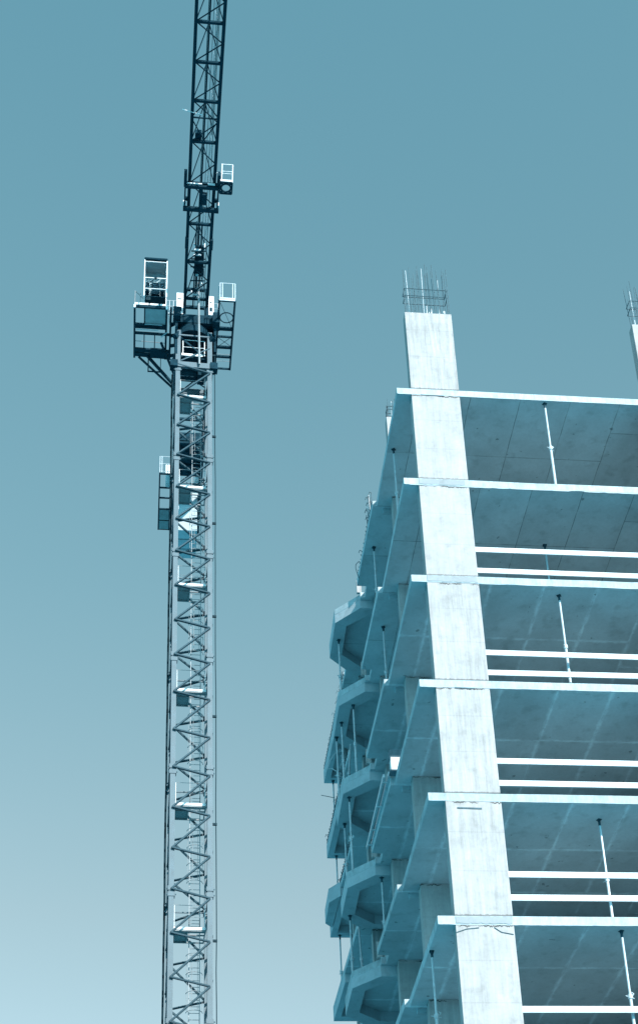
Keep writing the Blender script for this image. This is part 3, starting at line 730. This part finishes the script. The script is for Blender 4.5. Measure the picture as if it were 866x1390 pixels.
# counter jib and ballast
m = MB(); CJ = 17.5
for s_ in (-1, 1): m.bar((s_ * .82, .9, cz(66)), (s_ * .78, CJ, cz(66)), .20, .30)
y = 2.0
while y < CJ: m.bar((-.8, y, cz(66)), (.8, y, cz(66)), .12, .14); y += 1.9
y = 2.0; s_ = 1
while y < CJ - 2: m.tube((-.8 * s_, y, cz(66)), (.8 * s_, y + 1.9, cz(66)), .04, 6); y += 1.9; s_ = -s_
m.box(-.8, .8, 9.5, 12.5, cz(66.1), cz(66.16))
cj = m.build('counter_jib', M['darkm'], CR)
for i_, yy in enumerate((14.3, 15.2, 16.1)):
    m = MB(); m.box(-.66, .66, yy, yy + .8, cz(63.5), cz(66.4)); m.box(-.75, .75, yy + .2, yy + .6, cz(66.4), cz(66.6)); m.build('ballast_block', M['beam'], cj, bevel=.02)
m = MB(); m.tube((-.5, 11, cz(66.7)), (.5, 11, cz(66.7)), .4, 16); m.build('hoist_drum', M['darkm'], cj)
m = MB(); m.box(-.7, .7, 9.9, 10.4, cz(66.2), cz(67.1)); m.build('winch_motor', M['darkm'], cj, bevel=.03)
m = MB(); m.box(.45, .75, 12.4, 13.4, cz(66.2), cz(67.4)); m.build('switch_cabinet', M['white'], cj, bevel=.02)
m = MB(); bx0, bx1 = -1.60, -.95
for xx in (bx0, bx1): m.bar((xx, 12.2, cz(66)), (xx, 17.3, cz(66)), .08, .09)
for yy in (12.3, 13.5, 14.4, 15.4, 16.4, 17.25): m.bar((bx0, yy, cz(66)), (bx1 + .15, yy, cz(66)), .08, .08)
m.box(bx0, bx1, 15.4, 17.25, cz(65.96), cz(65.98), 1)
m.build('counter_jib_walkway', [M['darkm'], M['midm']], cj)
m = MB()
for xx in (bx0, bx0 + .12, bx1): m.tube((xx, 12.2, cz(66)), (xx, 12.2, cz(67.25)), .022, 6)
for zz in (66.1, 66.7, 67.25): m.tube((bx0, 12.2, cz(zz)), (bx1, 12.2, cz(zz)), .018, 6)
for zz in (66.55, 67.1): m.tube((bx0, 12.2, cz(zz)), (bx0, 17.3, cz(zz)), .016, 6)
for yy in (13.5, 15.4, 17.3): m.tube((bx0, yy, cz(66)), (bx0, yy, cz(67.1)), .02, 6)
m.build('walkway_rail', M['galv'], cj)
m = MB(); m.box(-1.25, -1.0, 12.6, 13.8, cz(66.2), cz(67.0)); m.build('control_box', M['white'], cj)

# ------------------------------------------------------------------ camera
cam = bpy.data.cameras.new('camera'); co = bpy.data.objects.new('camera', cam); COL.objects.link(co)
PX, PY, F = 501.2, 1126.3, 2216.07
pitch, roll = .5156, -.0557
Fv = Vector((0, math.cos(pitch), math.sin(pitch))); Rv = Vector((1, 0, 0)); Uv = Rv.cross(Fv)
R2 = Rv * math.cos(roll) + Uv * math.sin(roll); U2 = -Rv * math.sin(roll) + Uv * math.cos(roll)
co.matrix_world = Matrix(((R2.x, U2.x, -Fv.x, 0), (R2.y, U2.y, -Fv.y, 0), (R2.z, U2.z, -Fv.z, 0), (0, 0, 0, 1)))
cam.sensor_fit = 'VERTICAL'; cam.sensor_height = 36; cam.lens = 36 * F / 1390
cam.shift_x = -(PX - 433) / 1390; cam.shift_y = (PY - 695) / 1390
cam.clip_start = .1; cam.clip_end = 3000
scene.camera = co

# ------------------------------------------------------------------ light
su, sv, sz = .385, -.80, .48
c_, s_ = math.cos(TH), math.sin(TH)
sd = Vector((su * c_ - sv * s_, su * s_ + sv * c_, sz)).normalized()
sun = bpy.data.lights.new('sun', 'SUN'); sun.energy = 3.75; sun.angle = R(.5); sun.color = (1, .93, .89)
so = bpy.data.objects.new('sun', sun); COL.objects.link(so); so.rotation_euler = sd.to_track_quat('Z', 'Y').to_euler(); so.location = (20, -30, 60)

w = bpy.data.worlds.new('World'); scene.world = w; w.use_nodes = True; nt = w.node_tree
bg = nt.nodes['Background']
sky = nt.nodes.new('ShaderNodeTexSky'); sky.sky_type = 'NISHITA'; sky.sun_disc = False
sky.sun_elevation = math.asin(sd.z); sky.sun_rotation = math.atan2(sd.x, sd.y)
bwn = nt.nodes.new('ShaderNodeRGBToBW'); nt.links.new(sky.outputs[0], bwn.inputs[0])
tc = nt.nodes.new('ShaderNodeTexCoord'); sp = nt.nodes.new('ShaderNodeSeparateXYZ'); nt.links.new(tc.outputs['Generated'], sp.inputs[0])
rmp = nt.nodes.new('ShaderNodeValToRGB'); nt.links.new(sp.outputs[2], rmp.inputs[0])
el = rmp.color_ramp.elements
el[0].position = .0; el[0].color = (.04, .40, .54, 1)
el[1].position = 1.; el[1].color = (.28, .74, .98, 1)
for p_, c3 in ((.20, (.14, .50, .63)), (.34, (.415, .60, .685)), (.45, (.405, .605, .69)), (.62, (.336, .66, .805)), (.85, (.296, .75, .975))):
    e = rmp.color_ramp.elements.new(p_); e.color = (*c3, 1)
mx = nt.nodes.new('ShaderNodeMix'); mx.data_type = 'RGBA'; mx.blend_type = 'MULTIPLY'; mx.inputs[0].default_value = 1
nt.links.new(rmp.outputs[0], mx.inputs[6]); nt.links.new(bwn.outputs[0], mx.inputs[7])
sc_ = nt.nodes.new('ShaderNodeVectorMath'); sc_.operation = 'SCALE'; sc_.inputs['Scale'].default_value = 1.6
nt.links.new(mx.outputs[2], sc_.inputs[0]); nt.links.new(sc_.outputs[0], bg.inputs['Color']); bg.inputs['Strength'].default_value = .15

scene.view_settings.view_transform = 'Standard'; scene.view_settings.look = 'None'
scene.view_settings.exposure = 0.9; scene.view_settings.gamma = 1
scene.render.engine = 'CYCLES'
